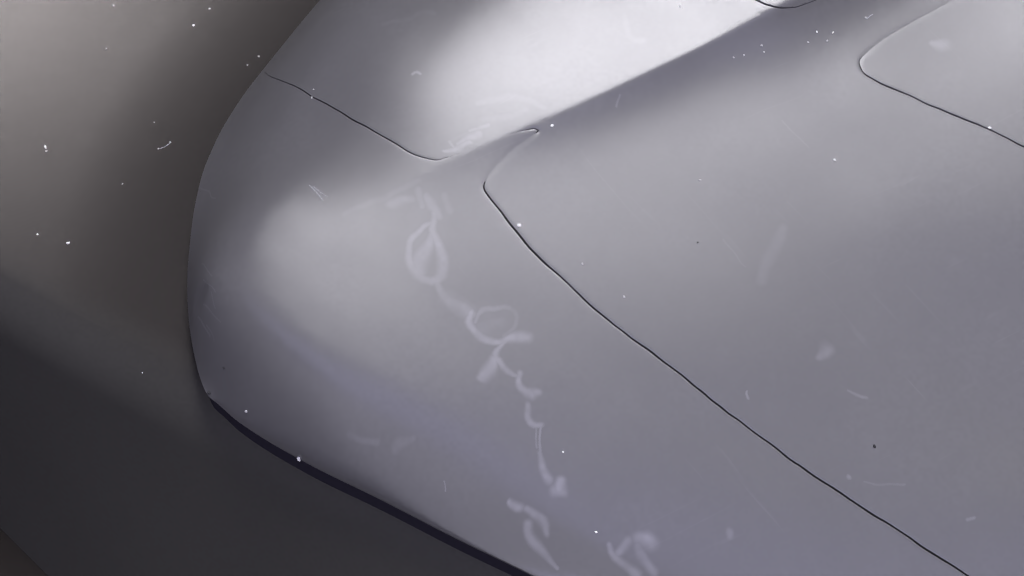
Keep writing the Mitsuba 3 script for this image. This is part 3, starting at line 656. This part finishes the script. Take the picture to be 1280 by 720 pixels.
def casing_height(xy):
    z = height(xy)
    d, i = seam_tree.query(xy, k=4)
    w = 1 / np.maximum(d, 1e-7)
    w /= w.sum(1, keepdims=True)
    dep, hw, gp = (w * seam_all[i, 3]).sum(1), (w * seam_all[i, 4]).sum(1), (w * seam_all[i, 2]).sum(1)
    d = np.maximum(d[:, 0] - gp / 2, 0)
    return np.maximum(z - dep * np.exp(-(d / hw) ** 1.5), 0.004)


RIDGE_FINE = densify(R_CURVE, 0.0011)


def segment(poly):
    ring = LineString(poly.exterior.coords)
    B = densify(ring.coords, 0.0007)[:-1]
    pts = [B]
    for off in (0.0004, 0.0009, 0.0016, 0.0026, 0.004):
        inner = poly.buffer(-off)
        for q in (inner.geoms if hasattr(inner, 'geoms') else [inner]):
            if not q.is_empty:
                pts.append(densify(q.exterior.coords, 0.0008 + off * 0.4))
    x0, y0, x1, y1 = poly.bounds
    gx, gy = np.meshgrid(np.arange(x0, x1, 0.0024), np.arange(y0, y1, 0.0024))
    gp = np.stack([gx.ravel(), gy.ravel()], -1) + rng.uniform(-3e-5, 3e-5, (gx.size, 2))
    core = poly.buffer(-0.0052)
    rd = np.abs(sd(R_CURVE, gp)[0])
    pts.append(gp[contains_xy(core, gp[:, 0], gp[:, 1]) & (rd > 0.0041)])
    rows_ = np.gradient(RIDGE_FINE, axis=0)
    rn = np.stack([-rows_[:, 1], rows_[:, 0]], -1) / np.linalg.norm(rows_, axis=1, keepdims=True)
    for off in (0, 0.0005, 0.001, 0.0017, 0.0027):          # closer rows where the ridge turns
        for sgn in ((1,) if off == 0 else (1, -1)):
            q = RIDGE_FINE + rn * off * sgn
            pts.append(q[contains_xy(core, q[:, 0], q[:, 1])])
    xy = np.vstack(pts)
    tri = Delaunay(xy).simplices
    c = xy[tri].mean(1)
    tri = tri[contains_xy(poly, c[:, 0], c[:, 1])]
    a = xy[tri]
    area = (a[:, 1, 0] - a[:, 0, 0]) * (a[:, 2, 1] - a[:, 0, 1]) - (a[:, 1, 1] - a[:, 0, 1]) * (a[:, 2, 0] - a[:, 0, 0])
    tri = np.where((area < 0)[:, None], tri[:, ::-1], tri)[np.abs(area) > 1e-13]
    z = casing_height(xy)
    n = len(xy)
    v = np.vstack([np.c_[xy, z], np.c_[xy, np.minimum(underside(xy), z - 0.0001)]])
    e = np.vstack([tri[:, [0, 1]], tri[:, [1, 2]], tri[:, [2, 0]]])
    es = np.sort(e, 1)
    _, first, cnt = np.unique(es[:, 0] * n + es[:, 1], return_index=True, return_counts=True)
    be = e[first[cnt == 1]]
    wall = np.vstack([np.c_[be[:, 1], be[:, 0], be[:, 0] + n], np.c_[be[:, 1], be[:, 0] + n, be[:, 1] + n]])
    return trimesh.Trimesh(v, np.vstack([tri, tri[:, ::-1] + n, wall]), process=False)


labels['casing'] = {'label': 'pale grey satin plastic casing with rounded end, lying on the dark board', 'category': 'casing'}
for k, p in enumerate(pieces):
    scene['casing__segment' + ('' if k == 0 else f'_{k:03d}')] = mikit.ply(segment(p), 'casing_plastic', smooth=45)
shadow_ring = trimesh.creation.extrude_polygon(outline.buffer(-0.0007).difference(outline.buffer(-0.03)), 0.0205, engine='earcut')  # added dark ring, stands in for the contact shadow below the casing
shadow_ring.apply_translation((0, 0, -0.012))
scene['casing__shadow_strip'] = mikit.ply(shadow_ring, 'shadow_dark', smooth=30)
labels['casing__shadow_strip'] = {'label': 'dark strip standing in for the shadow under the casing'}
labels['casing__segment'] = {'label': 'rounded end segment with dried pale streaks'}

# ---------------------------------------------------------------- dust and lint


def numbered(name):
    k, i = name, 0
    while k in labels:
        i += 1
        k = f'{name}_{i:03d}'
    return k


def surface_point(x, y, on):
    if on == 'board':
        return np.array([x, y, float(board_height(np.array([x, y])))]), np.array([0, 0, 1.0])
    e = 0.001
    z, zx, zy = casing_height(np.array([[x, y], [x + e, y], [x, y + e]]))
    n = np.array([-(zx - z) / e, -(zy - z) / e, 1.0])
    return np.array([x, y, z]), n / np.linalg.norm(n)


def speck(x, y, r, on, mat, label, flat=0.55):
    m = trimesh.creation.icosphere(subdivisions=3)
    seed = rng.integers(1000)
    m.vertices *= (0.62 + 0.76 * meshkit.noise(m.vertices * 1.6 + seed, 3))[:, None]
    m.vertices *= np.array([1.0, rng.uniform(0.6, 0.95), flat]) * r
    m.apply_transform(trimesh.transformations.rotation_matrix(rng.uniform(0, 6.28), [0, 0, 1]))
    c, n = surface_point(x, y, on)
    R = trimesh.geometry.align_vectors([0, 0, 1], n)
    m.apply_transform(R)
    m.apply_translation(c + n * r * flat * 0.55)
    key = numbered('dust_speck')
    scene[key] = mikit.ply(m, mat, smooth=True)
    labels[key] = {'label': label, 'category': 'speck', 'group': 'dust specks on the ' + on}


def fibre(pts, r, on, label):
    c = spline([np.r_[surface_point(x, y, on)[0]] + np.array([0, 0, r * 0.9]) for x, y in pts], 14)
    rings = []
    for i in range(len(c)):
        t = c[min(i + 1, len(c) - 1)] - c[max(i - 1, 0)]
        t /= np.linalg.norm(t)
        a = np.cross(t, [0, 0, 1.0])
        a /= np.linalg.norm(a)
        b = np.cross(a, t)
        rr = r * (0.55 if i in (0, len(c) - 1) else 1)
        rings.append([c[i] + rr * (a * math.cos(q) + b * math.sin(q)) for q in np.linspace(0, 2 * math.pi, 7)[:-1]])
    v = np.array(rings).reshape(-1, 3)
    f = []
    for i in range(len(c) - 1):
        for j in range(6):
            a0, a1, b0, b1 = i * 6 + j, i * 6 + (j + 1) % 6, (i + 1) * 6 + j, (i + 1) * 6 + (j + 1) % 6
            f += [(a0, a1, b1), (a0, b1, b0)]
    f += [(0, k + 1, k) for k in range(1, 5)] + [(len(v) - 6, len(v) - 6 + k, len(v) - 6 + k + 1) for k in range(1, 5)]
    key = numbered('lint_fibre')
    scene[key] = mikit.ply(trimesh.Trimesh(v, f), 'lint', smooth=True)
    labels[key] = {'label': label, 'category': 'fibre', 'group': 'lint fibres on the ' + on}


for s_ in SPECKS:
    speck(*s_)
for f_ in FIBRES:
    fibre(*f_)
